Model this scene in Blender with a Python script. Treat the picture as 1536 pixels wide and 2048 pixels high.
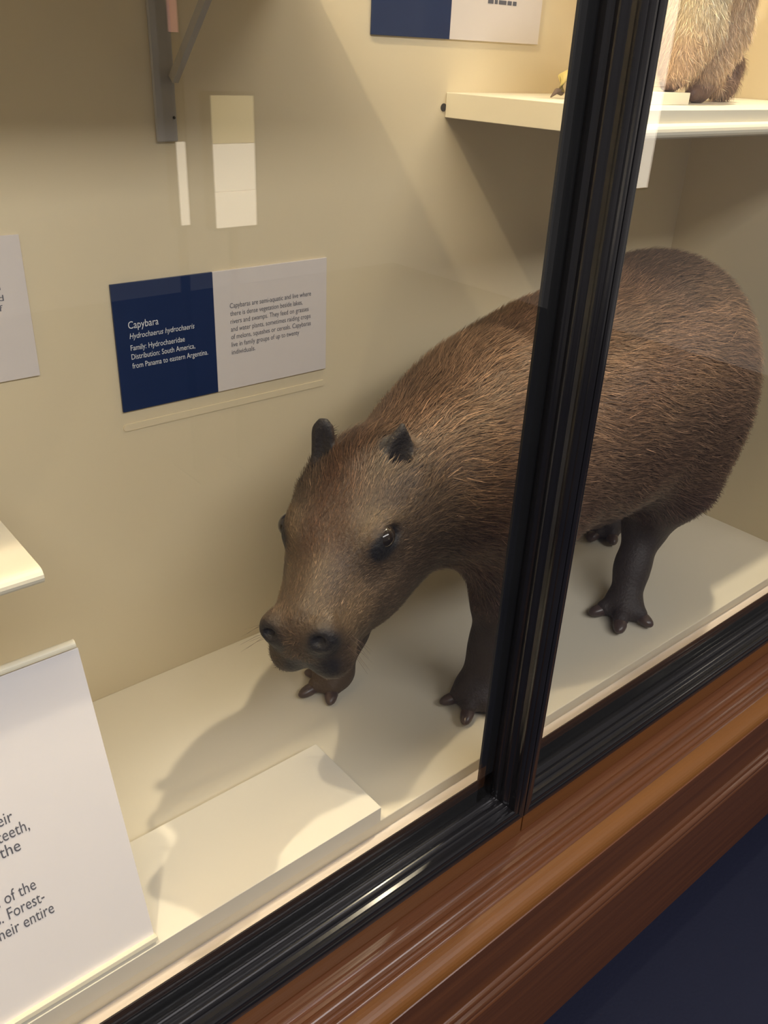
import bpy, bmesh, math, random
import numpy as np
from mathutils import Matrix, Vector

for o in list(bpy.data.objects):
    bpy.data.objects.remove(o, do_unlink=True)
scene = bpy.context.scene
COL = scene.collection
U = 0.92            # metres per layout unit (layout origin: below the camera, case deck at z = 0)
random.seed(4)
RNG = np.random.default_rng(11)

# ------------------------------------------------------------------ camera
CR = np.array([[0.76823186, -0.63877431, 0.04227517],
               [-0.27425689, -0.38807108, -0.87987726],
               [0.57844876, 0.66435549, -0.47331683]])
cam = bpy.data.cameras.new('camera')
cam.sensor_fit = 'VERTICAL'
cam.sensor_height = 24.0
cam.lens = 1717.455 / 2048 * 24.0
cam.clip_start = 0.01
cam_o = bpy.data.objects.new('camera', cam)
COL.objects.link(cam_o)
m = Matrix.Identity(4)
for i in range(3):
    m[i][0] = CR[0][i]
    m[i][1] = -CR[1][i]
    m[i][2] = -CR[2][i]
m[0][3], m[1][3], m[2][3] = 0, 0, 1.0 * U
cam_o.matrix_world = m
scene.camera = cam_o

# ------------------------------------------------------------------ view, world, lights
vs = scene.view_settings
vs.view_transform = 'Standard'
vs.look = 'None'
vs.gamma = 1.0
vs.use_curve_mapping = False
vs.exposure = 0.0
world = bpy.data.worlds.new('gallery_ambient')
scene.world = world
world.use_nodes = True
bg = world.node_tree.nodes['Background']
bg.inputs['Color'].default_value = (1.0, 0.93, 0.90, 1)
bg.inputs['Strength'].default_value = 0.20


def lamp(name, kind, loc, energy, color, size=0.03, target=None, spot=None, blend=0.6, sizey=None):
    l = bpy.data.lights.new(name, kind)
    l.energy = energy * U * U
    l.color = color
    if kind == 'AREA':
        l.size = size * U
        if sizey:
            l.shape = 'RECTANGLE'
            l.size_y = sizey * U
    else:
        l.shadow_soft_size = size * U
    if kind == 'SPOT':
        l.spot_size = math.radians(spot)
        l.spot_blend = blend
    o = bpy.data.objects.new(name, l)
    COL.objects.link(o)
    o.location = Vector(loc) * U
    if target is not None:
        d = (Vector(target) - Vector(loc))
        o.rotation_euler = d.to_track_quat('-Z', 'Y').to_euler()
    return o


WARM = (1.0, 0.84, 0.60)
lamp('case_lamp_left', 'POINT', (-0.20, 0.72, 2.42), 80, WARM, 0.028)
lamp('case_lamp_right', 'SPOT', (1.65, 0.843, 2.42), 158, WARM, 0.026, (0.90, 0.82, 0.0), 100, 0.7)
lamp('case_strip_light', 'AREA', (0.47, 0.645, 2.50), 6, (1.0, 0.87, 0.66), 2.7, (0.47, 0.80, 0.5), sizey=0.05)
lamp('gallery_ceiling_light', 'AREA', (0.5, -1.8, 2.9), 100, (1.0, 0.94, 0.95), 4.2, (0.6, 0.6, 0.0), sizey=0.6)

# ------------------------------------------------------------------ helpers


def new_obj(name, me, parent=None, loc=(0, 0, 0)):
    o = bpy.data.objects.new(name, me)
    COL.objects.link(o)
    o.location = Vector(loc) * U
    if parent is not None:
        o.parent = parent
    return o


def tag(o, label=None, cat=None, group=None, kind=None):
    if label:
        o['label'] = label
    if cat:
        o['category'] = cat
    if group:
        o['group'] = group
    if kind:
        o['kind'] = kind
    return o


def thing(name, loc, label=None, cat=None, group=None, kind=None):
    o = bpy.data.objects.new(name, None)
    COL.objects.link(o)
    o.location = Vector(loc) * U
    o.empty_display_size = 0.05
    o['_ox'], o['_oy'], o['_oz'] = loc
    return tag(o, label, cat, group, kind)


def org(parent):
    p = parent
    t = Vector((0, 0, 0))
    if p is not None and '_ox' in p:
        t = Vector((p['_ox'], p['_oy'], p['_oz']))
    return t


def mesh_obj(name, verts, faces, mat, parent=None, smooth=False, origin=None, label=None, cat=None, group=None, kind=None):
    """verts are layout coordinates; the object sits at its parent's origin (or at `origin`)"""
    v = np.asarray(verts, dtype=float)
    base = np.array(org(parent))
    o0 = base if origin is None else np.array(origin, dtype=float)
    me = bpy.data.meshes.new(name)
    me.from_pydata(((v - o0) * U).tolist(), [], [list(map(int, f)) for f in faces])
    me.update()
    bm = bmesh.new()
    bm.from_mesh(me)
    bmesh.ops.recalc_face_normals(bm, faces=bm.faces)
    bm.to_mesh(me)
    bm.free()
    if smooth:
        me.polygons.foreach_set('use_smooth', [True] * len(me.polygons))
    me.materials.append(mat)
    o = new_obj(name, me, parent, (o0 - base) if parent is not None else o0)
    if parent is not None:
        o['_ox'], o['_oy'], o['_oz'] = [float(c) for c in o0]
    return tag(o, label, cat, group, kind)


def clean():
    for o in bpy.data.objects:
        for k in ('_ox', '_oy', '_oz'):
            if k in o:
                del o[k]


def box(x0, x1, y0, y1, z0, z1, bev=0.0, seg=2):
    bm = bmesh.new()
    bmesh.ops.create_cube(bm, size=1.0)
    for v in bm.verts:
        v.co = Vector((x0 + (v.co.x + .5) * (x1 - x0), y0 + (v.co.y + .5) * (y1 - y0), z0 + (v.co.z + .5) * (z1 - z0)))
    if bev:
        bmesh.ops.bevel(bm, geom=list(bm.edges), offset=bev, segments=seg, affect='EDGES', profile=0.5)
    bm.verts.index_update()
    vs_ = [tuple(v.co) for v in bm.verts]
    fs = [[v.index for v in f.verts] for f in bm.faces]
    bm.free()
    return vs_, fs


def prism_x(prof, x0, x1):
    """closed (y,z) profile extruded along x"""
    n = len(prof)
    v = [(x0, p[0], p[1]) for p in prof] + [(x1, p[0], p[1]) for p in prof]
    f = [[i, (i + 1) % n, n + (i + 1) % n, n + i] for i in range(n)]
    f += [list(range(n - 1, -1, -1)), list(range(n, 2 * n))]
    return v, f


def tube(pts, rad, n=10):
    pts = [np.array(p, float) for p in pts]
    v, f = [], []
    for i, p in enumerate(pts):
        t = pts[min(i + 1, len(pts) - 1)] - pts[max(i - 1, 0)]
        t /= np.linalg.norm(t)
        a = np.cross(t, (0, 0, 1) if abs(t[2]) < .9 else (1, 0, 0))
        a /= np.linalg.norm(a)
        b = np.cross(t, a)
        r = rad[i] if hasattr(rad, '__len__') else rad
        for k in range(n):
            w = 2 * math.pi * k / n
            v.append(tuple(p + r * (math.cos(w) * a + math.sin(w) * b)))
    for i in range(len(pts) - 1):
        for k in range(n):
            f.append([i * n + k, i * n + (k + 1) % n, (i + 1) * n + (k + 1) % n, (i + 1) * n + k])
    f.append(list(range(n - 1, -1, -1)))
    f.append([(len(pts) - 1) * n + k for k in range(n)])
    return v, f


# ------------------------------------------------------------------ materials
def mat(name, color, rough=0.5, spec=0.5, metal=0.0, noise=None, bump=None, stretch=(1, 1, 1), coat=0.0):
    """noise = (scale, amount, second colour)   bump = (scale, strength)"""
    ma = bpy.data.materials.new(name)
    ma.use_nodes = True
    nt = ma.node_tree
    b = nt.nodes['Principled BSDF']
    b.inputs['Base Color'].default_value = (*color, 1)
    b.inputs['Roughness'].default_value = rough
    b.inputs['Specular IOR Level'].default_value = spec
    b.inputs['Metallic'].default_value = metal
    b.inputs['Coat Weight'].default_value = coat
    b.inputs['Coat Roughness'].default_value = 0.12
    tc = nt.nodes.new('ShaderNodeTexCoord')
    mp = nt.nodes.new('ShaderNodeMapping')
    mp.inputs['Scale'].default_value = stretch
    nt.links.new(tc.outputs['Object'], mp.inputs['Vector'])
    if noise:
        n = nt.nodes.new('ShaderNodeTexNoise')
        n.inputs['Scale'].default_value = noise[0]
        n.inputs['Detail'].default_value = 6
        nt.links.new(mp.outputs['Vector'], n.inputs['Vector'])
        r = nt.nodes.new('ShaderNodeValToRGB')
        r.color_ramp.elements[0].position = 0.5 - 0.5 * noise[1]
        r.color_ramp.elements[0].color = (*color, 1)
        r.color_ramp.elements[1].position = 0.5 + 0.5 * noise[1]
        r.color_ramp.elements[1].color = (*noise[2], 1)
        nt.links.new(n.outputs['Fac'], r.inputs['Fac'])
        nt.links.new(r.outputs['Color'], b.inputs['Base Color'])
    if bump:
        n2 = nt.nodes.new('ShaderNodeTexNoise')
        n2.inputs['Scale'].default_value = bump[0]
        n2.inputs['Detail'].default_value = 4
        nt.links.new(mp.outputs['Vector'], n2.inputs['Vector'])
        bp = nt.nodes.new('ShaderNodeBump')
        bp.inputs['Strength'].default_value = bump[1]
        bp.inputs['Distance'].default_value = 0.01
        nt.links.new(n2.outputs['Fac'], bp.inputs['Height'])
        nt.links.new(bp.outputs['Normal'], b.inputs['Normal'])
    return ma


M = {}
M['wall'] = mat('cream_wall_paint', (0.725, 0.618, 0.415), 0.6, 0.3, noise=(3, 0.8, (0.75, 0.643, 0.44)), bump=(60, 0.02))
M['deck'] = mat('cream_deck_paint', (0.72, 0.66, 0.53), 0.55, 0.3, noise=(4, 0.8, (0.75, 0.69, 0.565)), bump=(50, 0.02))
M['white'] = mat('white_board_paint', (0.73, 0.69, 0.60), 0.5, 0.35, noise=(8, 0.8, (0.76, 0.715, 0.62)), bump=(40, 0.02))
M['ledge'] = mat('pinkish_white_ledge_paint', (0.83, 0.76, 0.72), 0.45, 0.4, noise=(20, .8, (0.80, 0.73, 0.69)))
M['shelf'] = mat('ivory_shelf_paint', (0.74, 0.69, 0.555), 0.4, 0.4, noise=(8, .8, (0.76, 0.71, 0.58)))
M['bracket'] = mat('grey_bracket_paint', (0.37, 0.35, 0.33), 0.5, 0.4, noise=(30, .8, (0.40, .38, .355)))
M['black'] = mat('black_lacquer', (0.008, 0.008, 0.010), 0.22, 0.5, noise=(15, .8, (0.014, 0.013, 0.014)), bump=(45, 0.012), coat=0.3)
M['black_flat'] = mat('black_satin_paint', (0.007, 0.007, 0.009), 0.55, 0.2, noise=(12, .7, (0.012, 0.012, 0.013)))
M['strip'] = mat('orange_brown_varnished_wood', (0.20, 0.075, 0.018), 0.35, 0.4, noise=(9, .7, (0.12, 0.045, 0.013)), stretch=(0.25, 6, 6), bump=(30, .05))
M['wood'] = mat('dark_mahogany', (0.190, 0.068, 0.024), 0.3, 0.5, noise=(10, .8, (0.085, 0.030, 0.012)), stretch=(0.2, 7, 7), bump=(25, .08), coat=0.25)
M['cove'] = mat('amber_mahogany', (0.26, 0.105, 0.022), 0.4, 0.4, noise=(7, .9, (0.14, 0.052, 0.014)), stretch=(0.25, 3, 3), bump=(25, .05))
M['carpet'] = mat('navy_floor_covering', (0.010, 0.013, 0.030), 0.75, 0.15, noise=(2.5, .8, (0.014, 0.017, 0.038)), bump=(180, .1))
M['navy'] = mat('navy_print', (0.008, 0.022, 0.082), 0.4, 0.4, noise=(30, .8, (0.009, 0.025, 0.09)))
M['card'] = mat('pinkish_white_card', (0.70, 0.64, 0.60), 0.55, 0.3, noise=(30, .8, (0.72, 0.66, 0.62)))
M['sign'] = mat('cool_white_sign_print', (0.80, 0.765, 0.775), 0.45, 0.4, noise=(20, .8, (0.82, 0.78, 0.79)))
M['ink_white'] = mat('white_ink', (0.75, 0.76, 0.78), 0.6, noise=(80, .8, (.78, .79, .8)))
M['ink_grey'] = mat('grey_ink', (0.10, 0.10, 0.125), 0.6, noise=(80, .8, (.12, .12, .145)))
M['dark'] = mat('dark_hole', (0.03, 0.025, 0.02), 0.7, noise=(80, .8, (.04, .03, .025)))


def glass_mat():
    ma = bpy.data.materials.new('clear_case_glass')
    ma.use_nodes = True
    nt = ma.node_tree
    nt.nodes.remove(nt.nodes['Principled BSDF'])
    out = nt.nodes['Material Output']
    tr = nt.nodes.new('ShaderNodeBsdfTransparent')
    tr.inputs['Color'].default_value = (0.985, 0.995, 0.985, 1)
    gl = nt.nodes.new('ShaderNodeBsdfGlossy')
    gl.inputs['Roughness'].default_value = 0.004
    fr = nt.nodes.new('ShaderNodeFresnel')
    ge = nt.nodes.new('ShaderNodeNewGeometry')
    ior = nt.nodes.new('ShaderNodeMapRange')        # thin pane: same Fresnel curve on both faces
    ior.inputs['To Min'].default_value = 1.5
    ior.inputs['To Max'].default_value = 1.0 / 1.5
    nt.links.new(ge.outputs['Backfacing'], ior.inputs['Value'])
    nt.links.new(ior.outputs['Result'], fr.inputs['IOR'])
    mx = nt.nodes.new('ShaderNodeMixShader')
    nt.links.new(fr.outputs['Fac'], mx.inputs['Fac'])
    nt.links.new(tr.outputs['BSDF'], mx.inputs[1])
    nt.links.new(gl.outputs['BSDF'], mx.inputs[2])
    nt.links.new(mx.outputs['Shader'], out.inputs['Surface'])
    return ma


M['glass'] = glass_mat()

# ------------------------------------------------------------------ setting: the case shell
YB, XR, XL, ZT = 1.166, 1.88, -0.95, 2.56
FZ = -0.466
XA, XB = -0.9, 3.2

v, f = box(-2.5, 4.5, -4.0, 0.60, FZ - .03, FZ)
mesh_obj('floor', v, f, M['carpet'], kind='structure', label='dark navy floor covering in front of the wooden case')
v, f = box(XL, XB, 0.668, YB, -0.05, 0.0, 0.0015)
deck = mesh_obj('floor_case', v, f, M['deck'], kind='structure', label='cream painted deck inside the display case')
v, f = box(XL, XB, 0.607, 0.668, -0.06, -0.023)
mesh_obj('trim_1', v, f, M['ledge'], kind='structure', label='pale pinkish ledge along the inside of the glass')
v, f = box(XL - .03, XB, YB, YB + .03, -0.06, ZT)
wall_b = mesh_obj('wall_back', v, f, M['wall'], kind='structure', label='cream back wall of the display case')
v, f = box(XR, XR + .03, 0.6085, YB, -0.06, ZT)
mesh_obj('wall_right', v, f, M['wall'], kind='structure', label='cream end wall at the right of the display case')
v, f = box(XL - .03, XL, 0.604, YB, -0.06, ZT)
mesh_obj('wall_left', v, f, M['wall'], kind='structure', label='cream end wall at the left of the display case')
v, f = box(XL - .03, XB, 0.604, YB + .03, ZT, ZT + .03)
mesh_obj('ceiling', v, f, M['wall'], kind='structure', label='cream top panel of the display case')


# recessed-looking slot rail under the main label: a thin raised lozenge on the wall
def lozenge(x0, x1, za, zb, h, y0, y1, n=8):
    pts = []
    for s, xc, zc in ((1, x1 - h, zb), (-1, x0 + h, za)):
        for i in range(n + 1):
            w = -math.pi / 2 + math.pi * i / n
            pts.append((xc + s * h * math.cos(w), zc + s * h * math.sin(w)))
    k = len(pts)
    vv = [(p[0], y0, p[1]) for p in pts] + [(p[0], y1, p[1]) for p in pts]
    ff = [[i, (i + 1) % k, k + (i + 1) % k, k + i] for i in range(k)] + [list(range(k)), list(range(2 * k - 1, k - 1, -1))]
    return vv, ff


v, f = lozenge(0.484, 0.861, 0.4785, 0.4785, 0.0055, YB - 0.0015, YB + .001)
mesh_obj('label_rail', v, f, M['wall'], wall_b, label='thin cream strip under the label')

# ------------------------------------------------------------------ glazed doors with black moulded frames
# moulding profile: (distance from the door's outer edge, y)
def arc(p, q, bulge, n=7):
    """arc-ish polyline p->q in (d, y); positive bulge pushes to the viewer (-y) and outward"""
    p, q = np.array(p), np.array(q)
    t = q - p
    nrm = np.array([t[1], -t[0]])
    nrm = nrm / np.linalg.norm(nrm)
    if nrm[1] > 0:
        nrm = -nrm
    return [tuple(p + t * (i / n) + nrm * bulge * math.sin(math.pi * i / n)) for i in range(n + 1)]


MOULD = [(0.0, 0.575), (0.0, 0.560)]
MOULD += arc((0.001, 0.5595), (0.011, 0.5605), 0.0006, 3)
MOULD += arc((0.0115, 0.562), (0.0195, 0.5705), 0.0038)
MOULD += [(0.0205, 0.5755), (0.0215, 0.5765)]
MOULD += arc((0.022, 0.5775), (0.0285, 0.5885), 0.0032)
MOULD += [(0.0295, 0.591)] + arc((0.030, 0.592), (0.033, 0.597), 0.001, 3)
ZO = -0.030      # outer (lower) edge of the door frames
JX = 0.802       # joint between the doors
TOPZ = 2.54


def strip_mesh(rows):
    """rows: list of stations, each a list of 3D points"""
    n = len(rows[0])
    v = [p for r in rows for p in r]
    f = []
    for i in range(len(rows) - 1):
        for k in range(n - 1):
            f.append([i * n + k, i * n + k + 1, (i + 1) * n + k + 1, (i + 1) * n + k])
    return v, f


def make_door(nm, xo, s, xend, lab):
    """s=+1: the stile is at the right end (left door); s=-1: at the left end (right door)"""
    root = thing(nm, (xo - s * 0.4, 0.58, ZO), lab, kind='structure')
    back = [(MOULD[-1][0], 0.604), (0.0, 0.604)]
    prof = MOULD + back + [MOULD[0]]
    top = [(xo - s * d, y, TOPZ) for d, y in prof]
    cor = [(xo - s * d, y, ZO + d) for d, y in prof]
    end = [(xend, y, ZO + d) for d, y in prof]
    v, f = strip_mesh([top, cor])
    f.append(list(range(len(prof))))
    mesh_obj('stile_moulding', v, f, M['black'], root)
    v, f = strip_mesh([cor, end])
    mesh_obj('bottom_rail_moulding', v, f, M['black'], root)
    # flat rebates behind the glass
    a, b = sorted((xo - s * 0.030, xo - s * 0.0625))
    v, f = box(a, b, 0.604, 0.6075, ZO + 0.03, TOPZ)
    mesh_obj('stile_rebate', v, f, M['black_flat'], root)
    a, b = sorted((xo - s * 0.030, xend))
    v, f = box(a, b, 0.604, 0.6060, ZO, 0.0495)
    mesh_obj('rail_rebate', v, f, M['black_flat'], root)
    a, b = sorted((xo - s * 0.031, xend))
    v, f = box(a, b, 0.5965, 0.6005, ZO + 0.031, TOPZ)
    mesh_obj('glass_pane', v, f, M['glass'], root, label='clear glass pane')
    a, b = sorted((xo - s * 0.0006, xend))
    v, f = box(a, b, 0.5605, 0.60, -0.0635, ZO, 0.0006, 1)
    mesh_obj('wood_strip', v, f, M['strip'], root, label='orange-brown varnished wooden strip')
    return root


make_door('door_1', JX - 0.0008, 1, XA, 'left glazed case door with black moulded frame')
make_door('door_2', JX + 0.0008, -1, XB, 'right glazed case door with black moulded frame')

# ------------------------------------------------------------------ wooden plinth
base = thing('baseboard_front', (0.8, 0.5, FZ), 'dark mahogany plinth mouldings below the glass doors', kind='structure')


def wood_part(name, pts, m_, back=0.60):
    zs = [p[1] for p in pts]
    prof = list(pts) + [(back, pts[-1][1]), (back, pts[0][1])]
    v, f = prism_x(prof, XA, XB)
    return mesh_obj(name, v, f, m_, base)


def warc(p, q, bulge, n=7):
    """bulging polyline in (y, z), swelling outward and upward"""
    p, q = np.array(p), np.array(q)
    t = q - p
    nrm = np.array([t[1], -t[0]]) / np.linalg.norm(t)
    if nrm[1] - nrm[0] < 0:
        nrm = -nrm
    return [tuple(p + t * (i / n) + nrm * bulge * math.sin(math.pi * i / n)) for i in range(n + 1)]


wood_part('ledge', [(0.575, -0.0645), (0.560, -0.0650), (0.546, -0.0670)], M['wood'])
wood_part('upper_bead', warc((0.547, -0.0675), (0.5355, -0.0725), 0.0022), M['wood'])
wood_part('groove', [(0.5365, -0.0728), (0.5300, -0.0738)], M['wood'])
wood_part('middle_bead', warc((0.5305, -0.0737), (0.5180, -0.0775), 0.0028), M['wood'])
wood_part('lower_bead', warc((0.5190, -0.0778), (0.5120, -0.0802), 0.0018) + [(0.5115, -0.0812)] + warc((0.5112, -0.0815), (0.5035, -0.0835), 0.0016), M['wood'])
cov = []
for i in range(9):
    t = i / 8
    w = t * math.pi / 2 * 0.9
    cov.append((0.503 - 0.0275 * math.sin(w), -0.0835 - 0.021 * (1 - math.cos(w)) - 0.004 * t))
wood_part('cove', cov, M['cove'])
wood_part('cove_lip', [(0.4755, -0.1055), (0.4740, -0.1065), (0.4740, -0.1105), (0.4780, -0.1120)], M['wood'])
wood_part('fascia', [(0.4765, -0.110), (0.4760, -0.218)], M['wood'])
bp_ = []
bp_ += warc((0.4760, -0.2165), (0.4700, -0.2265), 0.0018, 5)
bp_ += warc((0.4705, -0.2275), (0.4660, -0.2430), 0.0040, 7)
bp_ += warc((0.4670, -0.2440), (0.4655, -0.2540), 0.0022, 5)
wood_part('plinth_bead', bp_, M['wood'])
wood_part('plinth_panel', [(0.4680, -0.252), (0.4660, FZ)], M['wood'])

# ------------------------------------------------------------------ lettering
def text_mesh(body, size, shear=0.0):
    cu = bpy.data.curves.new('t', 'FONT')
    cu.body = body
    cu.size = size
    cu.shear = shear
    cu.resolution_u = 3
    cu.fill_mode = 'BOTH'
    ob = bpy.data.objects.new('t', cu)
    COL.objects.link(ob)
    dg = bpy.context.evaluated_depsgraph_get()
    me = bpy.data.meshes.new_from_object(ob.evaluated_get(dg))
    v = np.array([x.co[:] for x in me.vertices])
    f = [list(p.vertices) for p in me.polygons]
    bpy.data.objects.remove(ob)
    bpy.data.meshes.remove(me)
    bpy.data.curves.remove(cu)
    return v, f


def write(lines, origin, ux, uz, un, m_, parent, name='lettering'):
    """lines: (body, x0, x1, baseline, size, shear) in the sign's own plane"""
    V, Fc = [], []
    for body, x0, x1, zb, size, sh in lines:
        v, f = text_mesh(body, size, sh)
        lo, hi = v[:, 0].min(), v[:, 0].max()
        s = (x1 - x0) / (hi - lo)
        k = len(V)
        for p in v:
            q = np.array(origin) + np.array(ux) * (x0 + (p[0] - lo) * s) + np.array(uz) * (zb + p[1]) + np.array(un) * 0.0004
            V.append(tuple(q))
        Fc += [[i + k for i in fc] for fc in f]
    return mesh_obj(name, V, Fc, m_, parent)


def wall_label(name, x0, xm, x1, z0, z1, label, th=0.004):
    r = thing(name, ((x0 + x1) / 2, YB, z0), label, 'label')
    if xm is not None:
        v, f = box(x0, xm, YB - th, YB - .0003, z0, z1, 0.0004, 1)
        mesh_obj('navy_panel', v, f, M['navy'], r, label='navy blue panel')
        v, f = box(xm + .0001, x1, YB - th, YB - .0003, z0, z1, 0.0004, 1)
        mesh_obj('white_panel', v, f, M['card'], r, label='pinkish white panel')
    else:
        v, f = box(x0, x1, YB - th, YB - .0003, z0, z1, 0.0004, 1)
        mesh_obj('white_panel', v, f, M['card'], r)
    return r


UX, UZ, UN = (1, 0, 0), (0, 0, 1), (0, -1, 0)
PL = (0, YB - 0.004, 0)
lb = wall_label('information_label', 0.4855, 0.6470, 0.8605, 0.5050, 0.6955, 'capybara label, half navy half white, on the back wall')
write([('Capybara', 0.506, 0.5535, 0.6300, 0.0155, 0),
       ('Hydrochaerus hydrochaeris', 0.5065, 0.6115, 0.6150, 0.0118, 0.22),
       ('Family: Hydrochaeridae', 0.5065, 0.5940, 0.5975, 0.0118, 0),
       ('Distribution: South America,', 0.5065, 0.6105, 0.5840, 0.0118, 0),
       ('from Panama to eastern Argentina.', 0.5065, 0.6320, 0.5703, 0.0118, 0)], PL, UX, UZ, UN, M['ink_white'], lb)
y0 = 0.6370
txt = [('Capybaras are semi-aquatic and live where', 0.8285), ('there is dense vegetation beside lakes,', 0.8115),
       ('rivers and swamps. They feed on grasses', 0.8235), ('and water plants, sometimes raiding crops', 0.8275),
       ('of melons, squashes or cereals. Capybaras', 0.8280), ('live in family groups of up to twenty', 0.8045), ('individuals.', 0.7185)]
write([(t, 0.6745, xe, y0 - i * 0.0124, 0.0112, 0) for i, (t, xe) in enumerate(txt)], PL, UX, UZ, UN, M['ink_grey'], lb)

lb2 = wall_label('information_label', 0.9405, 1.1040, 1.3210, 1.0200, 1.2110, 'navy and white wall label cut off by the top edge of the photo')
V, Fc = [], []
xx = 1.186
for wd in (0.016, 0.010, 0.021, 0.013, 0.012):
    v, f = box(xx, xx + wd - .003, YB - .0044, YB - .004, 1.0755, 1.0815)
    Fc += [[i + len(V) for i in q] for q in f]
    V += v
    xx += wd
mesh_obj('illegible_print', V, Fc, M['ink_grey'], lb2)
lb3 = wall_label('information_label', 0.12, None, 0.3725, 0.5855, 0.7735, 'plain white wall label at the left edge of the photo')
write([('in', 0.3255, 0.3390, 0.7070, 0.0112, 0), ('and', 0.3185, 0.3410, 0.6930, 0.0112, 0), ('of', 0.3230, 0.3380, 0.6800, 0.0112, 0)], PL, UX, UZ, UN, M['ink_grey'], lb3)

# ------------------------------------------------------------------ slanted reading sign, bottom left
SO = np.array([0, 0.6735, 0.0302])
ST = np.array([0, 0.7949, 0.4044])
su = (ST - SO) / np.linalg.norm(ST - SO)
sn = np.array([0, -su[2], su[1]])
SL = float(np.linalg.norm(ST - SO))
sg = thing('reading_sign', (0.0, 0.72, 0.0302), 'large white sloping text sign standing on the low block', 'sign')


def slab(x0, x1, h0, h1, n0, n1):
    vv, ff = box(x0, x1, h0, h1, n0, n1, 0.0006, 1)
    return [tuple(SO + np.array([p[0], 0, 0]) + su * p[1] + sn * p[2]) for p in vv], ff


v, f = slab(-0.30, 0.2498, 0.006, SL - 0.004, -0.004, 0.0)
mesh_obj('panel', v, f, M['sign'], sg)
prof = []
for i in range(13):
    w = math.pi * 1.1 * i / 12 - 0.25
    prof.append((0.0055 * math.cos(w), 0.0065 * math.sin(w)))
pv = [(p[0], p[1]) for p in prof]
base_pt = SO + su * (SL + 0.001)
n = len(pv)
v = [tuple(base_pt + np.array([x, 0, 0]) + sn * a + su * b) for x in (-0.30, 0.2470) for a, b in pv]
f = [[i, (i + 1) % n, n + (i + 1) % n, n + i] for i in range(n)] + [list(range(n)), list(range(n, 2 * n))]
mesh_obj('top_roll', v, f, M['shelf'], sg, smooth=False, label='rounded cream top edge')
v, f = slab(-0.30, 0.2512, 0.003, 0.009, -0.005, 0.0075)
mesh_obj('bottom_lip', v, f, M['shelf'], sg, label='cream lip along the foot of the sign')
v, f = prism_x([(0.682, 0.0305), (0.694, 0.0305), (0.790, 0.345), (0.7795, 0.345)], -0.20, -0.185)
mesh_obj('back_support', v, f, M['shelf'], sg)
v, f = prism_x([(0.680, 0.0302), (0.800, 0.0302), (0.800, 0.036), (0.682, 0.036)], -0.28, 0.235)
mesh_obj('foot_board', v, f, M['shelf'], sg)


def h_of(z):
    return (1 - 0.97 * (1 - z) - SO[2]) / su[2]


lines = [('their', 0.1120, 0.1425, 0.2255), ('these teeth,', 0.0840, 0.1560, 0.2080), ('in the', 0.1030, 0.1415, 0.1905),
         ('hold of the', 0.0800, 0.1450, 0.1395), ('deserts. Forest-', 0.0590, 0.1500, 0.1210), ('and their entire', 0.0640, 0.1560, 0.1025)]
lines = [(t, a * .97, b * .97, h_of(z), 0.0205, 0) for t, a, b, z in lines]
write(lines[:3], SO, (1, 0, 0), su, sn, M['ink_grey'], sg)
write(lines[3:], SO, (1, 0, 0), su, sn, M['ink_grey'], sg)

# ------------------------------------------------------------------ white block on the deck
v, f = box(-0.330, 0.6022, 0.6660, 0.8290, 0.0005, 0.0300, 0.0008, 2)
mesh_obj('display_block', v, f, M['white'], origin=(0.136, .75, 0), label='low white rectangular block lying on the case deck', cat='block')

# ------------------------------------------------------------------ shelves
def nose_profile(y0, z0, z1, r, y1, n=8):
    zc = (z0 + z1) / 2
    p = []
    for i in range(n + 1):
        w = math.pi / 2 + math.pi * i / n
        p.append((y0 + r + r * math.cos(w) * 1.0, zc + (z1 - z0) / 2 * math.sin(w)))
    return [(y1, z1)] + p + [(y1, z0)]


sh = thing('wall_shelf', (0.0, YB, 0.507), 'ivory shelf with rounded front edge entering at the left', 'shelf')
v, f = prism_x(nose_profile(0.770, 0.5070, 0.5250, 0.010, YB - .0005), -0.60, 0.2204)
mesh_obj('board', v, f, M['shelf'], sh)
sh = thing('wall_shelf', (1.5, YB, 0.9035), 'ivory shelf above the capybara carrying the small stuffed mammal', 'shelf')
v, f = box(1.109, XR - .001, 0.778, YB - .0005, 0.9035, 0.9420, 0.0008, 1)
mesh_obj('board', v, f, M['shelf'], sh)
v, f = prism_x(nose_profile(0.7660, 0.9035, 0.9240, 0.010, 0.7785), 1.109, XR - .001)
mesh_obj('front_nosing', v, f, M['shelf'], sh, label='rounded lower front edge')
v, f = tube([(1.1045, YB - .0015, 0.919), (1.1045, YB - .0003, 0.919)], 0.0062, 16)
mesh_obj('support_peg', v, f, M['dark'], sh, label='dark round hole beside the shelf end')
sh = thing('wall_shelf', (0.4, YB, 0.878), 'upper left shelf shown by its grey wall bracket', 'shelf')
v, f = prism_x(nose_profile(0.800, 1.105, 1.125, 0.010, YB - .0005), -0.50, 0.795)
mesh_obj('board', v, f, M['shelf'], sh)
v, f = box(0.5735, 0.6045, YB - .006, YB - .0005, 0.8775, 1.105, 0.0015, 1)
mesh_obj('bracket_plate', v, f, M['bracket'], sh, label='grey upright bracket plate')
v, f = prism_x([(1.160, 0.958), (1.150, 0.950), (0.99, 1.104), (1.006, 1.104)], 0.596, 0.6045)
mesh_obj('bracket_strut', v, f, M['bracket'], sh, label='grey diagonal bracket strut')
v, f = box(0.5860, 0.5930, 0.83, YB - .001, 1.090, 1.1045)
mesh_obj('bracket_arm', v, f, M['bracket'], sh)
v, f = tube([(0.600, YB - .0066, 0.9075), (0.600, YB - .0055, 0.9075)], 0.002, 8)
mesh_obj('screw', v, f, M['dark'], sh)

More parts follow.
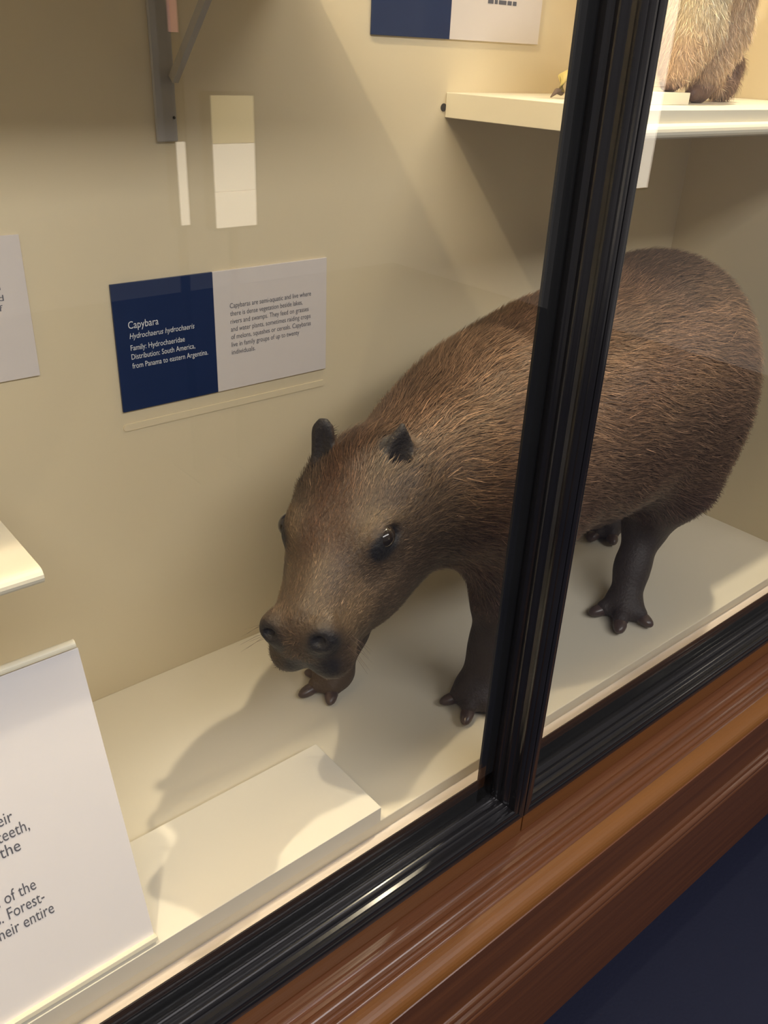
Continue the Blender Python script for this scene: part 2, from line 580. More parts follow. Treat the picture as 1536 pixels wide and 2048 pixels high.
# ------------------------------------------------------------------ unseen shield added below the case top (keeps the right lamp off the back wall)
shield_t = thing('added_light_shield', (1.60, 0.88, ZT), 'black unseen shield added to block lamp light from the back wall', 'light blocker')
v, f = box(1.25, 1.86, 0.8640, 0.8665, 2.215, ZT - .001, 0.0008, 1)
mesh_obj('shield', v, f, M['black_flat'], shield_t)
v, f = box(1.30, 1.84, 0.8665, 0.90, ZT - .03, ZT - .001, 0.002, 1)
mesh_obj('mounting_bar', v, f, M['black_flat'], shield_t)

# ------------------------------------------------------------------ implicit modelling (smooth unions of round shapes, one surface)
class Field:
    def __init__(self, lo, hi, h):
        self.h = h
        self.lo = np.array(lo, float)
        self.n = np.ceil((np.array(hi) - self.lo) / h).astype(int) + 1
        self.f = np.full(self.n, 1.0, np.float32)

    def _sub(self, lo, hi):
        a = np.clip(np.floor((lo - self.lo) / self.h).astype(int), 0, self.n - 1)
        b = np.clip(np.ceil((hi - self.lo) / self.h).astype(int) + 1, 1, self.n)
        ax = [(self.lo[i] + self.h * np.arange(a[i], b[i])).astype(np.float32) for i in range(3)]
        return tuple(slice(a[i], b[i]) for i in range(3)), ax[0][:, None, None], ax[1][None, :, None], ax[2][None, None, :]

    def _merge(self, sl, d, k, op):
        g = self.f[sl]
        if op == 'add':
            if k <= 0:
                self.f[sl] = np.minimum(g, d)
            else:
                hh = np.clip(0.5 + 0.5 * (g - d) / k, 0, 1)
                self.f[sl] = g + (d - g) * hh - k * hh * (1 - hh)
        else:
            hh = np.clip(0.5 - 0.5 * (g + d) / k, 0, 1)
            self.f[sl] = g + (-d - g) * hh + k * hh * (1 - hh)

    def ell(self, c, r, R=None, k=0.03, op='add'):
        c = np.array(c, float)
        r = np.array(r, float)
        ext = np.max(r) if R is not None else r
        mgn = 0.03 + k * 2
        sl, X, Y, Z = self._sub(c - ext - mgn, c + ext + mgn)
        X, Y, Z = X - c[0], Y - c[1], Z - c[2]
        if R is None:
            a, b, e = X, Y, Z
        else:
            R = np.asarray(R)
            a = X * R[0, 0] + Y * R[1, 0] + Z * R[2, 0]
            b = X * R[0, 1] + Y * R[1, 1] + Z * R[2, 1]
            e = X * R[0, 2] + Y * R[1, 2] + Z * R[2, 2]
        k0 = np.sqrt((a / r[0]) ** 2 + (b / r[1]) ** 2 + (e / r[2]) ** 2)
        k1 = np.sqrt((a / r[0] ** 2) ** 2 + (b / r[1] ** 2) ** 2 + (e / r[2] ** 2) ** 2) + 1e-9
        self._merge(sl, (k0 * (k0 - 1) / k1).astype(np.float32), k, op)

    def cone(self, a, b, ra, rb, k=0.03, op='add'):
        a = np.array(a, float)
        b = np.array(b, float)
        mgn = max(ra, rb) + 0.03 + 2 * k
        sl, X, Y, Z = self._sub(np.minimum(a, b) - mgn, np.maximum(a, b) + mgn)
        d = b - a
        L = d @ d
        t = np.clip(((X - a[0]) * d[0] + (Y - a[1]) * d[1] + (Z - a[2]) * d[2]) / L, 0, 1)
        dist = np.sqrt((X - a[0] - t * d[0]) ** 2 + (Y - a[1] - t * d[1]) ** 2 + (Z - a[2] - t * d[2]) ** 2) - (ra + (rb - ra) * t)
        self._merge(sl, dist.astype(np.float32), k, op)

    def chain(self, pts, k=0.03):
        for p, q in zip(pts[:-1], pts[1:]):
            self.cone(p[:3], q[:3], p[3], q[3], k)

    def surface(self):
        f = self.f
        s = f < 0
        c = np.zeros(tuple(np.array(f.shape) - 1), np.int8)
        for i in (0, 1):
            for j in (0, 1):
                for k in (0, 1):
                    c += s[i:f.shape[0] - 1 + i, j:f.shape[1] - 1 + j, k:f.shape[2] - 1 + k]
        act = (c > 0) & (c < 8)
        I = np.argwhere(act)
        idx = np.full(act.shape, -1, np.int64)
        idx[act] = np.arange(len(I))
        acc = np.zeros((len(I), 3))
        cnt = np.zeros(len(I))
        cor = [(i, j, k) for i in (0, 1) for j in (0, 1) for k in (0, 1)]
        val = {q: f[I[:, 0] + q[0], I[:, 1] + q[1], I[:, 2] + q[2]] for q in cor}
        for q in cor:
            for ax in range(3):
                if q[ax] == 0:
                    r = list(q)
                    r[ax] = 1
                    a, b = val[q], val[tuple(r)]
                    mk = (a < 0) != (b < 0)
                    t = np.where(mk, a / np.where(mk, a - b, 1), 0)
                    p = np.array(q, float)[None, :].repeat(len(I), 0)
                    p[:, ax] = t
                    acc += p * mk[:, None]
                    cnt += mk
        V = self.lo + self.h * (I + acc / cnt[:, None])
        faces = []
        for ax in range(3):
            u, w = (ax + 1) % 3, (ax + 2) % 3
            a = np.take(s, range(0, s.shape[ax] - 1), ax)
            b = np.take(s, range(1, s.shape[ax]), ax)
            E = np.argwhere(a != b)
            E = E[(E[:, u] > 0) & (E[:, w] > 0) & (E[:, u] < s.shape[u] - 1) & (E[:, w] < s.shape[w] - 1)]
            ins = s[E[:, 0], E[:, 1], E[:, 2]]
            q = []
            for du, dw in ((-1, -1), (0, -1), (0, 0), (-1, 0)):
                G = E.copy()
                G[:, u] += du
                G[:, w] += dw
                q.append(idx[G[:, 0], G[:, 1], G[:, 2]])
            q = np.stack(q, 1)
            q[~ins] = q[~ins][:, ::-1]
            faces.append(q)
        return V, np.concatenate(faces)


def relax(V, Fq, it=2, lam=0.5):
    E = np.concatenate([Fq[:, [i, (i + 1) % 4]] for i in range(4)])
    for _ in range(it):
        S = np.zeros_like(V)
        n = np.zeros(len(V))
        np.add.at(S, E[:, 0], V[E[:, 1]])
        np.add.at(n, E[:, 0], 1)
        np.add.at(S, E[:, 1], V[E[:, 0]])
        np.add.at(n, E[:, 1], 1)
        V = V + lam * (S / n[:, None] - V)
    return V


def vnormals(V, Fq):
    a = np.cross(V[Fq[:, 2]] - V[Fq[:, 0]], V[Fq[:, 3]] - V[Fq[:, 1]])
    N = np.zeros_like(V)
    for i in range(4):
        np.add.at(N, Fq[:, i], a)
    return N / (np.linalg.norm(N, axis=1)[:, None] + 1e-12)


def fast_mesh(name, V, Fc, mat_, parent, color=None, kind=None, normals_smooth=True, label=None):
    base = np.array(org(parent))
    me = bpy.data.meshes.new(name)
    k = Fc.shape[1]
    me.vertices.add(len(V))
    me.vertices.foreach_set('co', ((V - base) * U).astype(np.float32).ravel())
    me.loops.add(len(Fc) * k)
    me.loops.foreach_set('vertex_index', Fc.astype(np.int32).ravel())
    me.polygons.add(len(Fc))
    me.polygons.foreach_set('loop_start', (np.arange(len(Fc)) * k).astype(np.int32))
    me.update(calc_edges=True)
    me.polygons.foreach_set('use_smooth', [normals_smooth] * len(Fc))
    if color is not None:
        at = me.color_attributes.new('coat', 'FLOAT_COLOR', 'POINT')
        at.data.foreach_set('color', np.concatenate([color, np.ones((len(color), 1))], 1).astype(np.float32).ravel())
    me.materials.append(mat_)
    o = bpy.data.objects.new(name, me)
    COL.objects.link(o)
    o.parent = parent
    return tag(o, label, kind=kind)


def coat_mat(name, rough, spec, bump=None, sheen=0.0):
    ma = mat(name, (0.2, 0.12, 0.07), rough, spec, bump=bump)
    nt = ma.node_tree
    a = nt.nodes.new('ShaderNodeAttribute')
    a.attribute_name = 'coat'
    nt.links.new(a.outputs['Color'], nt.nodes['Principled BSDF'].inputs['Base Color'])
    nt.nodes['Principled BSDF'].inputs['Sheen Weight'].default_value = sheen
    return ma


def sm(x, a, b):
    t = np.clip((x - a) / (b - a), 0, 1)
    return t * t * (3 - 2 * t)


def fur(name, V, N, Fq, count, length, flow, color, mat_, parent, width=0.0010, lift=0.3, jit=0.25, seg=3, tip=1.35, clump=0.0):
    """length (per vertex, 0 = bald), flow and colour (per vertex) arrays"""
    cen = V[Fq].mean(1)
    ar = 0.5 * np.linalg.norm(np.cross(V[Fq[:, 2]] - V[Fq[:, 0]], V[Fq[:, 3]] - V[Fq[:, 1]]), axis=1)
    lf = length[Fq].mean(1)
    w = ar * (lf > 0.002) / np.clip(lf, 0.008, 0.03)
    pick = RNG.choice(len(Fq), count, p=w / w.sum())
    q = Fq[pick]
    a, b = RNG.random((2, count, 1))
    bil = [(1 - a) * (1 - b), a * (1 - b), a * b, (1 - a) * b]
    mixv = lambda A: sum(bil[i] * A[q[:, i]] for i in range(4))
    P = mixv(V)
    n = mixv(N)
    n /= np.linalg.norm(n, axis=1)[:, None]
    L = mixv(length[:, None])[:, 0] * RNG.uniform(0.6, 1.25, count)
    d = mixv(flow)
    # low-frequency swirl so that the coat lies in locks
    ph = P * 38.0
    sw = np.stack([np.sin(ph[:, 1] * 1.3 + 2 * np.sin(ph[:, 2])), np.sin(ph[:, 2] * 1.1 + 2 * np.sin(ph[:, 0])), np.sin(ph[:, 0] * 1.2 + 2 * np.sin(ph[:, 1]))], 1)
    d = d + 0.16 * sw + RNG.normal(0, jit, (count, 3))
    d -= n * (d * n).sum(1)[:, None]
    d /= np.linalg.norm(d, axis=1)[:, None] + 1e-9
    s = np.cross(n, d)
    li = lift * RNG.uniform(0.5, 1.5, count)[:, None]
    C = mixv(color) * RNG.lognormal(0, 0.42, (count, 1))
    wd = width * RNG.uniform(0.7, 1.3, count)[:, None]
    W0 = wd * (0.55 + 0.45 * np.clip(L / 0.03, 0, 1))[:, None]
    rows, cols = [], []
    for i in range(seg + 1):
        t = i / seg
        pt = P + d * (L[:, None] * t) * np.sqrt(1 - np.clip(li, 0, .8) ** 2) + n * (L[:, None] * (li * (t - 0.45 * t * t)) - 0.0012)
        wi = W0 * (1 - t) ** 0.6 * 0.5
        cc = C * (0.75 + (tip - 0.75) * t)
        if i < seg:
            rows += [pt - s * wi, pt + s * wi]
            cols += [cc, cc]
        else:
            rows += [pt]
            cols += [cc]
    m_ = len(rows)
    VV = np.stack(rows, 1).reshape(-1, 3)
    CC = np.clip(np.stack(cols, 1).reshape(-1, 3), 0, 1)
    b0 = np.arange(count)[:, None] * m_
    tris = []
    for i in range(seg - 1):
        o = 2 * i
        tris += [[o, o + 1, o + 3], [o, o + 3, o + 2]]
    tris += [[2 * seg - 2, 2 * seg - 1, 2 * seg]]
    T = np.concatenate([b0 + np.array(t)[None, :] for t in tris])
    return fast_mesh(name, VV, T, mat_, parent, CC, kind='stuff')


# ------------------------------------------------------------------ the capybara
HE = np.array([0.622, 0.808, 0.430])
yaw, pit, rol = math.radians(33.0), math.radians(13.0), math.radians(5.0)
hf = np.array([-math.cos(yaw) * math.cos(pit), -math.sin(yaw) * math.cos(pit), -math.sin(pit)])
hl = np.array([math.sin(yaw), -math.cos(yaw), 0.0])
hu = np.cross(hf, hl)
hl = hl * math.cos(rol) + hu * math.sin(rol)
hu = np.cross(hf, hl)
HM = np.stack([hf, hl, hu], 1)
HS = 1.095


def H(x, y, z):
    return HE + HM @ (np.array([x, y, z]) * HS)


def build_capy_field(h):
    F = Field((0.38, 0.58, -0.012), (1.87, 1.15, 0.76), h)
    # trunk
    F.ell((1.408, 0.888, 0.477), (0.240, 0.190, 0.222), k=0.06)
    F.ell((1.20, 0.880, 0.445), (0.320, 0.200, 0.215), k=0.08)
    F.ell((0.98, 0.860, 0.430), (0.190, 0.170, 0.170), k=0.08)
    F.cone((0.95, 0.850, 0.430), (0.745, 0.845, 0.412), 0.147, 0.117, k=0.07)
    # near hind leg
    F.ell((1.445, 0.800, 0.370), (0.140, 0.095, 0.190), k=0.07)
    F.chain([(1.43, 0.795, 0.270, 0.085), (1.440, 0.825, 0.165, 0.043), (1.385, 0.805, 0.085, 0.029), (1.350, 0.785, 0.032, 0.033)], k=0.035)
    for tx, ty in ((1.287, 0.806), (1.277, 0.742), (1.340, 0.724)):
        F.cone((1.345, 0.785, 0.028), (tx * .72 + 1.345 * .28, ty * .72 + 0.785 * .28, 0.020), 0.024, 0.016, k=0.02)
    # far hind leg
    F.ell((1.50, 0.985, 0.370), (0.140, 0.085, 0.180), k=0.07)
    F.chain([(1.55, 0.995, 0.270, 0.080), (1.645, 1.010, 0.160, 0.043), (1.630, 1.012, 0.080, 0.029), (1.600, 1.012, 0.032, 0.033)], k=0.035)
    for tx, ty in ((1.535, 1.050), (1.525, 1.006), (1.555, 0.968)):
        F.cone((1.600, 1.012, 0.028), (tx * .72 + 1.600 * .28, ty * .72 + 1.012 * .28, 0.020), 0.024, 0.016, k=0.02)
    # near fore leg
    F.ell((0.965, 0.800, 0.350), (0.095, 0.080, 0.130), k=0.06)
    F.chain([(0.950, 0.790, 0.280, 0.060), (0.940, 0.775, 0.200, 0.042), (0.935, 0.775, 0.110, 0.032), (0.905, 0.775, 0.035, 0.031)], k=0.035)
    for tx, ty in ((0.862, 0.792), (0.853, 0.742), (0.900, 0.715)):
        F.cone((0.902, 0.775, 0.028), (tx * .7 + 0.902 * .3, ty * .7 + 0.775 * .3, 0.019), 0.024, 0.014, k=0.02)
    # far fore leg
    F.ell((0.88, 0.955, 0.350), (0.095, 0.075, 0.130), k=0.06)
    F.chain([(0.86, 0.965, 0.270, 0.058), (0.80, 0.965, 0.190, 0.042), (0.765, 0.960, 0.110, 0.032), (0.735, 0.955, 0.035, 0.031)], k=0.035)
    for tx, ty in ((0.676, 0.957), (0.702, 0.922), (0.715, 0.990)):
        F.cone((0.735, 0.955, 0.028), (tx * .7 + 0.735 * .3, ty * .7 + 0.955 * .3, 0.019), 0.024, 0.014, k=0.02)
    # head
    def he(c, r, k=0.03, op='add', R=None):
        Q = HM if R is None else HM @ R
        F.ell(H(*c), np.array(r) * HS, Q, k, op)

    def hc(a, b, ra, rb, k=0.03, op='add'):
        F.cone(H(*a), H(*b), ra * HS, rb * HS, k, op)

    he((-0.060, 0, -0.042), (0.105, 0.079, 0.082), 0.05)
    for s in (1, -1):
        hc((-0.06, s * .032, -0.075), (0.108, s * .016, -0.066), 0.058, 0.037, 0.03)
        he((-0.035, s * .042, -0.092), (0.085, 0.036, 0.060), 0.03)
        hc((-0.06, s * .036, -0.010), (0.015, s * .036, -0.010), 0.036, 0.029, 0.03)
    hc((-0.05, 0, -0.018), (0.130, 0, -0.040), 0.050, 0.030, 0.03)
    hc((-0.08, 0, -0.120), (0.085, 0, -0.118), 0.060, 0.034, 0.03)
    he((0.132, 0, -0.058), (0.030, 0.047, 0.042), 0.02)
    for s in (1, -1):
        he((0.004, s * .054, -0.001), (0.026, 0.014, 0.018), 0.018)
        he((0.008, s * .076, -0.001), (0.017, 0.010, 0.0125), 0.006, 'sub')   # eye opening          # brow and lids
        he((0.147, s * .029, -0.036), (0.019, 0.020, 0.021), 0.012)         # nostril rims
        he((0.167, s * .031, -0.032), (0.014, 0.0095, 0.0080), 0.005, 'sub')
        he((0.130, s * .026, -0.090), (0.030, 0.027, 0.027), 0.012)         # upper lips
    hc((0.175, 0, -0.060), (0.160, 0, -0.100), 0.004, 0.006, 0.008, 'sub')  # cleft lip
    # ears
    for s in (1, -1):
        b0 = np.array([-0.078, s * .050, 0.014])
        t0 = np.array([-0.100, s * (.062 if s > 0 else .043), 0.084])
        ax = (t0 - b0) / np.linalg.norm(t0 - b0)
        nr = np.array([0.80, 0.55, 0.0]) if s > 0 else np.array([0.85, 0.10, 0.0])
        nr -= ax * (nr @ ax)
        nr /= np.linalg.norm(nr)
        Q = np.stack([nr, np.cross(ax, nr), ax], 1)
        he((b0 + t0) / 2 - ax * 0.004, (0.0075, 0.021 if s > 0 else 0.0155, 0.038), 0.012, R=Q)
        if s > 0:
            hc((b0 + t0) / 2 + ax * 0.012, (b0 + t0) / 2 + ax * 0.041, 0.010, 0.003, 0.012)
        else:
            he((b0 + t0) / 2 + ax * 0.022, (0.0075, 0.0145, 0.019), 0.010, R=Q)
        he((b0 + t0) / 2 + nr * 0.011 + ax * 0.002, (0.008, 0.014 if s > 0 else 0.0095, 0.030), 0.006, 'sub', R=Q)
    return F

Fd = build_capy_field(0.0042)
CV, CQ = Fd.surface()
CV = relax(CV, CQ, 2)
CN = vnormals(CV, CQ)
del Fd
hx = ((CV - HE) @ HM) / HS
X_, Y_, Z_ = CV[:, 0], CV[:, 1], CV[:, 2]
inhead = sm(hx[:, 0], -0.15, -0.05) * (1 - sm(X_, 0.74, 0.84))
leg = 1 - sm(Z_, 0.12, 0.24)
nost = np.minimum(np.linalg.norm((hx - [0.157, 0.033, -0.042]) * [1, 1, 0.8], axis=1), np.linalg.norm((hx - [0.157, -0.033, -0.042]) * [1, 1, 0.8], axis=1))
nose = 1 - sm(nost, 0.016, 0.027)
lipd = np.linalg.norm((hx - [0.155, 0.0, -0.088]) * [0.8, 0.9, 1], axis=1)
nose = np.maximum(nose, 1 - sm(lipd, 0.016, 0.030))
lipn = np.linalg.norm((hx - [0.150, 0.030, -0.082]) * [0.8, 1, 0.8], axis=1)
nose = np.maximum(nose, 1 - sm(lipn, 0.010, 0.022))
eyed = np.minimum(np.linalg.norm((hx - [0.018, 0.066, -0.006]) * [0.62, 1, 1.1], axis=1), np.linalg.norm((hx - [0.018, -0.066, -0.006]) * [0.62, 1, 1.1], axis=1))
eyem = 1 - sm(eyed, 0.015, 0.026)
ear = np.zeros(len(CV))
for s_ in (1, -1):
    b_, t_ = np.array([-0.078, s_ * .050, 0.022]), np.array([-0.100, s_ * .056, 0.090])
    tt = np.clip(((hx - b_) @ (t_ - b_)) / ((t_ - b_) @ (t_ - b_)), 0, 1)
    dd = np.linalg.norm(hx - b_ - tt[:, None] * (t_ - b_), axis=1)
    ear = np.maximum(ear, (1 - sm(dd, 0.021, 0.027)) * sm(tt, 0.05, 0.30))
bald = np.clip(nose + eyem + ear, 0, 1)


def lerp(a, b, t):
    return a + (np.asarray(b) - a) * t[:, None]


nz = (np.sin(X_ * 23 + 3 * np.sin(Z_ * 17)) * np.sin(Z_ * 29 + 2 * np.sin(Y_ * 21)) + 1) / 2
col = np.tile(np.array([0.222, 0.130, 0.083]), (len(CV), 1))
col = lerp(col, (0.262, 0.160, 0.098), nz * 0.7)
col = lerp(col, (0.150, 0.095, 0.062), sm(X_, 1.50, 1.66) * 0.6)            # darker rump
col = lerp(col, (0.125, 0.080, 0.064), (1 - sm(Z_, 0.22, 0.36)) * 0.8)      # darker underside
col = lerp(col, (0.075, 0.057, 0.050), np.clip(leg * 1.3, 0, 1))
col = lerp(col, (0.165, 0.110, 0.070), inhead)
mid = inhead * (1 - sm(np.abs(hx[:, 1]), 0.015, 0.045)) * sm(hx[:, 2], -0.03, 0.01) * (1 - sm(hx[:, 0], 0.04, 0.09))
col = lerp(col, (0.120, 0.062, 0.036), mid)                                   # reddish forehead blaze
sidem = inhead * sm(np.abs(hx[:, 1]), 0.03, 0.05) * sm(hx[:, 0], 0.05, 0.10) * (1 - sm(hx[:, 0], 0.125, 0.14))
col = lerp(col, (0.245, 0.165, 0.098), sidem)                                 # paler whisker pads
ringm = (1 - sm(np.abs(eyed - 0.030), 0.003, 0.012)) * (hx[:, 2] > 0.004)
col = lerp(col, (0.29, 0.20, 0.11), ringm * 0.35)
col = lerp(col, (0.030, 0.027, 0.029), nose)
col = lerp(col, (0.020, 0.019, 0.022), eyem)
col = lerp(col, (0.062, 0.054, 0.054), ear)

length = 0.034 + 0.012 * sm(X_, 1.3, 1.6)
length = length * (1 - inhead) + inhead * (0.012 + 0.014 * (1 - sm(hx[:, 0], -0.09, 0.03)))
length = length * (1 - sm(0.28 - Z_, 0, 0.10) * 0.75)
length = length * (1 - leg * 0.55)
length[Z_ < 0.075] = 0.0
length = length * (1 - bald)
length[bald > 0.6] = 0.0

flow = np.tile(np.array([1.0, 0.0, -0.28]), (len(CV), 1))
flow = lerp(flow, (0.55, 0, -0.9), sm(X_, 1.40, 1.62))
flow = lerp(flow, -hf + np.array([0, 0, -.15]), inhead)
flow = lerp(flow, (0.15, 0, -1.0), 1 - sm(Z_, 0.16, 0.30))
M['hide'] = coat_mat('capybara_hide', 0.55, 0.35, bump=(220, 0.25))
M['fur'] = coat_mat('capybara_fur', 0.45, 0.35)
M['claw'] = mat('dark_brown_claw', (0.050, 0.034, 0.030), 0.28, 0.5, noise=(90, .8, (0.105, 0.068, 0.058)))
M['eye'] = mat('glossy_dark_eye', (0.012, 0.009, 0.008), 0.06, 0.6, noise=(60, .8, (0.02, 0.014, 0.01)), coat=0.2)

cap = thing('capybara', (1.1, 0.87, 0.0), 'large brown stuffed capybara standing with its head lowered', 'capybara')
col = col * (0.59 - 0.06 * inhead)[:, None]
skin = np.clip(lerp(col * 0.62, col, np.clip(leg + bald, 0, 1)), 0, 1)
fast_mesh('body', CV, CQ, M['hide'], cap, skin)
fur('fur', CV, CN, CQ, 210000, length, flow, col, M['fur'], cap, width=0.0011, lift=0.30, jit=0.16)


def ellipsoid(c, ax, r_long, r_side, nu=14, nv=9, flat=0.8):
    ax = np.array(ax, float)
    ax /= np.linalg.norm(ax)
    a = np.cross((0, 0, 1), ax)
    a /= np.linalg.norm(a)
    b = np.cross(ax, a)
    v, f = [], []
    for i in range(1, nv):
        w = math.pi * i / nv
        for k in range(nu):
            p = 2 * math.pi * k / nu
            v.append(tuple(np.array(c) + ax * r_long * math.cos(w) + r_side * math.sin(w) * (a * math.cos(p) + b * math.sin(p) * flat)))
    v += [tuple(np.array(c) + ax * r_long), tuple(np.array(c) - ax * r_long)]
    for i in range(nv - 2):
        for k in range(nu):
            f.append([i * nu + k, i * nu + (k + 1) % nu, (i + 1) * nu + (k + 1) % nu, (i + 1) * nu + k])
    t, e = len(v) - 2, len(v) - 1
    for k in range(nu):
        f.append([t, (k + 1) % nu, k])
        f.append([e, (nv - 2) * nu + k, (nv - 2) * nu + (k + 1) % nu])
    return v, f


for (fx, fy), toes, rr in (((1.345, .785), ((1.287, .806), (1.277, .742), (1.340, .724)), .0125), ((1.600, 1.012), ((1.535, 1.050), (1.525, 1.006), (1.555, .968)), .0125),
                           ((.902, .775), ((.862, .792), (.853, .742), (.900, .715)), .0105), ((.735, .955), ((.676, .957), (.702, .922), (.715, .990)), .0105)):
    for tx, ty in toes:
        d = np.array([tx - fx, ty - fy, -0.010])
        L = np.linalg.norm(d)
        c = np.array([fx, fy, 0.026]) + d * 0.88
        c[2] = rr * 0.95 + 0.004
        v, f = ellipsoid(c, d, 0.025, rr * 1.12, flat=0.85)
        mesh_obj('claw', v, f, M['claw'], cap, smooth=True)
for s in (1, -1):
    v, f = ellipsoid(H(0.009, s * .0625, -0.001), hf, 0.0180, 0.0155, 20, 14, flat=1.0)
    mesh_obj('eye', v, f, M['eye'], cap, smooth=True, label='glossy dark eye')
# whiskers
for s in (1, -1):
    for i in range(7):
        p = H(0.120 + 0.006 * (i % 3), s * (0.046 + .002 * (i % 2)), -0.055 - 0.008 * (i // 2))
        d = HM @ np.array([0.35 + 0.1 * (i % 3), s * 0.8, -0.25 + 0.12 * (i % 4)])
        v, f = tube([p - d * .004, p + d * 0.022, p + d * 0.045 + np.array([0, 0, -.006])], [0.00035, 0.00025, 0.0001], 4)
        mesh_obj('whisker', v, f, M['claw'], cap)

# ------------------------------------------------------------------ the small mammal on the upper shelf (legs and tail in view)
F2 = Field((1.28, 0.79, 0.930), (1.75, 1.10, 1.44), 0.0045)
F2.ell((1.505, 0.950, 1.190), (0.095, 0.090, 0.130), k=0.04)
F2.ell((1.470, 0.945, 1.310), (0.060, 0.058, 0.070), k=0.04)
F2.ell((1.435, 0.940, 1.355), (0.055, 0.042, 0.042), k=0.03)
F2.ell((1.395, 0.935, 1.345), (0.030, 0.026, 0.024), k=0.02)
for s in (-1, 1):
    F2.ell((1.470, 0.940 + s * .036, 1.395), (0.012, 0.008, 0.018), k=0.01)
    F2.chain([(1.455, .945 + s * .05, 1.26, .024), (1.410, .94 + s * .05, 1.20, .018), (1.385, .94 + s * .04, 1.24, .012)], k=0.02)
F2.chain([(1.430, 0.915, 1.120, 0.056), (1.432, 0.908, 1.050, 0.046), (1.405, 0.905, 0.995, 0.027), (1.385, 0.900, 0.974, 0.014)], k=0.02)
F2.chain([(1.385, 0.900, 0.9735, 0.012), (1.362, 0.893, 0.9695, 0.009)], k=0.01)
F2.chain([(1.555, 0.940, 1.120, 0.060), (1.560, 0.938, 1.050, 0.050), (1.530, 0.930, 0.990, 0.032), (1.510, 0.925, 0.962, 0.020)], k=0.02)
F2.chain([(1.515, 0.925, 0.9605, 0.017), (1.475, 0.915, 0.9555, 0.012)], k=0.01)
F2.chain([(1.600, 0.965, 1.040, 0.020), (1.655, 0.960, 1.000, 0.024), (1.645, 0.957, 0.970, 0.022), (1.610, 0.952, 0.9625, 0.018)], k=0.012)
BV, BQ = F2.surface()
BV = relax(BV, BQ, 1)
BN = vnormals(BV, BQ)
del F2
x, y, z = BV.T
bc = np.tile(np.array([0.46, 0.33, 0.22]), (len(BV), 1))
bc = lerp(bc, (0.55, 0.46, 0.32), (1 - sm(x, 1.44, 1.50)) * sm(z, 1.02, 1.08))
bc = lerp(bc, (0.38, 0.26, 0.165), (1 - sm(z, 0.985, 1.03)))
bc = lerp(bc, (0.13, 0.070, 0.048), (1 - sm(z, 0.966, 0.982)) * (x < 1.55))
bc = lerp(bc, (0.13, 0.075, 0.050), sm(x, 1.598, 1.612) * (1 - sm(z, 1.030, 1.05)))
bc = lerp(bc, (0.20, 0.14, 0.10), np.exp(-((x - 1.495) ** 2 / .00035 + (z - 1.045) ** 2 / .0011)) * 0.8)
bl = np.full(len(BV), 0.020)
bl[(z < 0.972) & (x < 1.55)] = 0.0
bf = np.tile(np.array([0.25, 0.0, -1.0]), (len(BV), 1))
mam = thing('stuffed_mammal', (1.49, 0.93, 0.942), 'fluffy pale brown stuffed mammal on the shelf, cropped at the top', 'animal')
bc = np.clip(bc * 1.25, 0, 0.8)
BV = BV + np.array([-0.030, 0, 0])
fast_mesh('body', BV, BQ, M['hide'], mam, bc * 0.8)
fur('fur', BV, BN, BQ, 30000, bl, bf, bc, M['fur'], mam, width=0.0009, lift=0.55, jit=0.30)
v, f = box(1.17, 1.372, 0.870, 0.925, 0.9422, 0.9600, 0.0006, 1)
mesh_obj('specimen_block', v, f, M['shelf'], origin=(1.28, .9, .9422), label='small ivory block on the shelf under the mammal\'s foot', cat='block')

# ------------------------------------------------------------------ specimen almost hidden behind the mullion: dark claw and yellow shank in view
M['yellow'] = mat('pale_yellow_shank', (0.62, 0.50, 0.17), 0.5, noise=(60, .8, (0.55, 0.44, 0.15)))
M['plume'] = mat('dark_brown_plumage', (0.10, 0.065, 0.045), 0.7, noise=(60, .8, (0.16, 0.11, 0.08)))
brd = thing('bird_specimen', (1.255, 1.0, 0.942), 'specimen with yellow shank and dark claw, mostly behind the black frame', 'bird')
F3 = Field((1.20, 0.93, 0.975), (1.42, 1.07, 1.18), 0.004)
F3.ell((1.305, 1.0, 1.045), (0.070, 0.042, 0.045), k=0.02)
F3.ell((1.268, 1.0, 1.115), (0.028, 0.025, 0.028), k=0.03)
F3.cone((1.35, 1.0, 1.03), (1.40, 1.0, 1.00), 0.025, 0.010, k=0.02)
V3, Q3 = F3.surface()
fast_mesh('body', V3, Q3, M['plume'], brd)
v, f = tube([(1.245, 1.0, 1.112), (1.222, 1.0, 1.104)], [0.008, 0.0015], 8)
mesh_obj('beak', v, f, M['yellow'], brd)
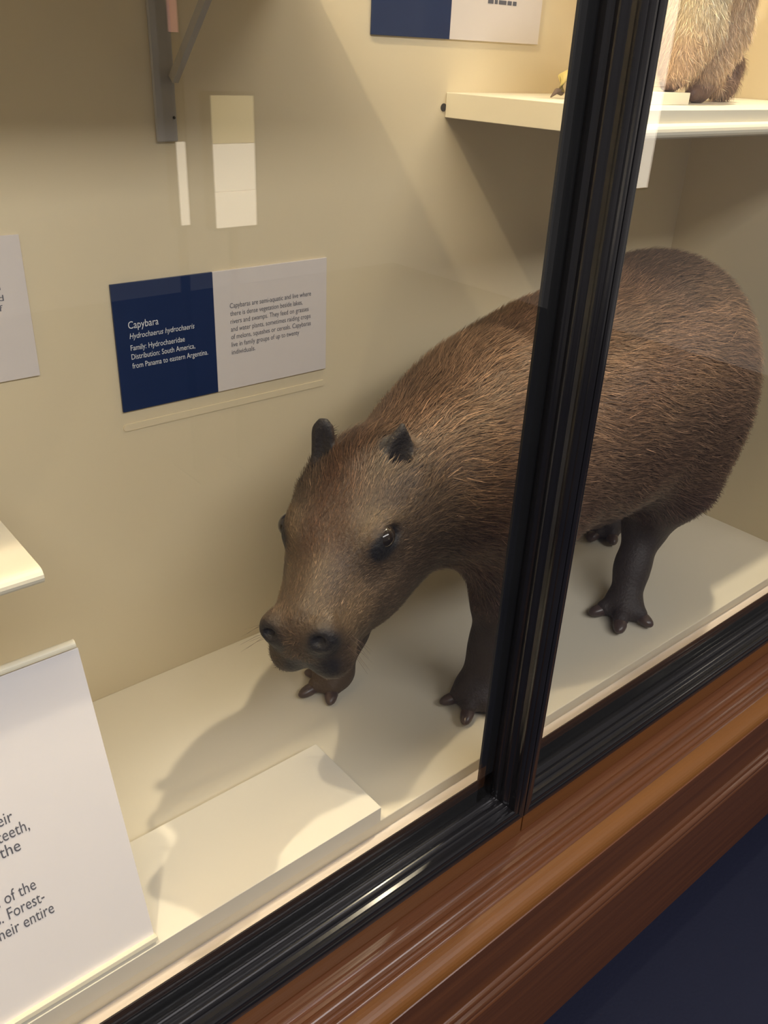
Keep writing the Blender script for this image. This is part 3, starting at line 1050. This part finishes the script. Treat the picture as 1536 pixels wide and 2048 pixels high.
for dy in (-0.018, 0.018):
    v, f = tube([(1.290, 1.0 + dy, 1.012), (1.262, 1.0 + dy, 0.985), (1.226, 1.0 + dy, 0.972), (1.226, 1.0 + dy, 0.952)], [0.009, 0.0075, 0.0085, 0.007], 10)
    mesh_obj('shank', v, f, M['yellow'], brd, smooth=True, label='pale yellow shank')
    v, f = tube([(1.229, 1.0 + dy, 0.9515), (1.216, 1.0 + dy, 0.9530), (1.203, 1.0 + dy, 0.9440)], [0.0055, 0.0045, 0.001], 8)
    mesh_obj('claw', v, f, M['plume'], brd, smooth=True, label='dark claw')

# ------------------------------------------------------------------ lit signs across the gallery (seen as reflections in the glass)
def glow(name, color, strength):
    ma = mat(name, color, 0.5)
    b_ = ma.node_tree.nodes['Principled BSDF']
    b_.inputs['Emission Color'].default_value = (*color, 1)
    b_.inputs['Emission Strength'].default_value = strength
    return ma


def lit_sign(x0, x1, zs, mats, label):
    r = thing('backlit_sign', ((x0 + x1) / 2, -1.5, FZ), label, 'sign', 'backlit signs across the gallery')
    v, f = box(x0 - .01, x1 + .01, -1.56, -1.505, zs[0] - .01, zs[-1] + .01)
    mesh_obj('housing', v, f, M['black_flat'], r)
    for a, b, mm in zip(zs[:-1], zs[1:], mats):
        v, f = box(x0, x1, -1.505, -1.50, a + .001, b - .001)
        mesh_obj('lit_panel', v, f, mm, r)
    v, f = box((x0 + x1) / 2 - .012, (x0 + x1) / 2 + .012, -1.545, -1.52, FZ + .012, zs[0] - .01)
    mesh_obj('post', v, f, M['black_flat'], r)
    v, f = box((x0 + x1) / 2 - .05, (x0 + x1) / 2 + .05, -1.64, -1.42, FZ, FZ + .012, .003, 1)
    mesh_obj('base_plate', v, f, M['black_flat'], r)


g1 = glow('lit_cream_panel', (1.0, 0.88, 0.72), 4.6)
g2 = glow('lit_tan_panel', (1.0, 0.82, 0.45), 2.2)
g3 = glow('lit_pink_panel', (1.0, 0.45, 0.35), 2.0)
lit_sign(1.530, 1.688, (0.437, 0.555, 0.705, 0.85), (g1, g1, g2), 'backlit cream sign on a post, reflected above the capybara label')
lit_sign(1.398, 1.428, (0.457, 0.715, 1.02, 1.16), (g1, M['bracket'], g3), 'narrow backlit sign on a post, reflected over the grey bracket')
lit_sign(3.80, 4.02, (0.44, 0.90, 1.45), (g1, g1), 'wide backlit sign on a post, reflected beside the black mullion')

clean()
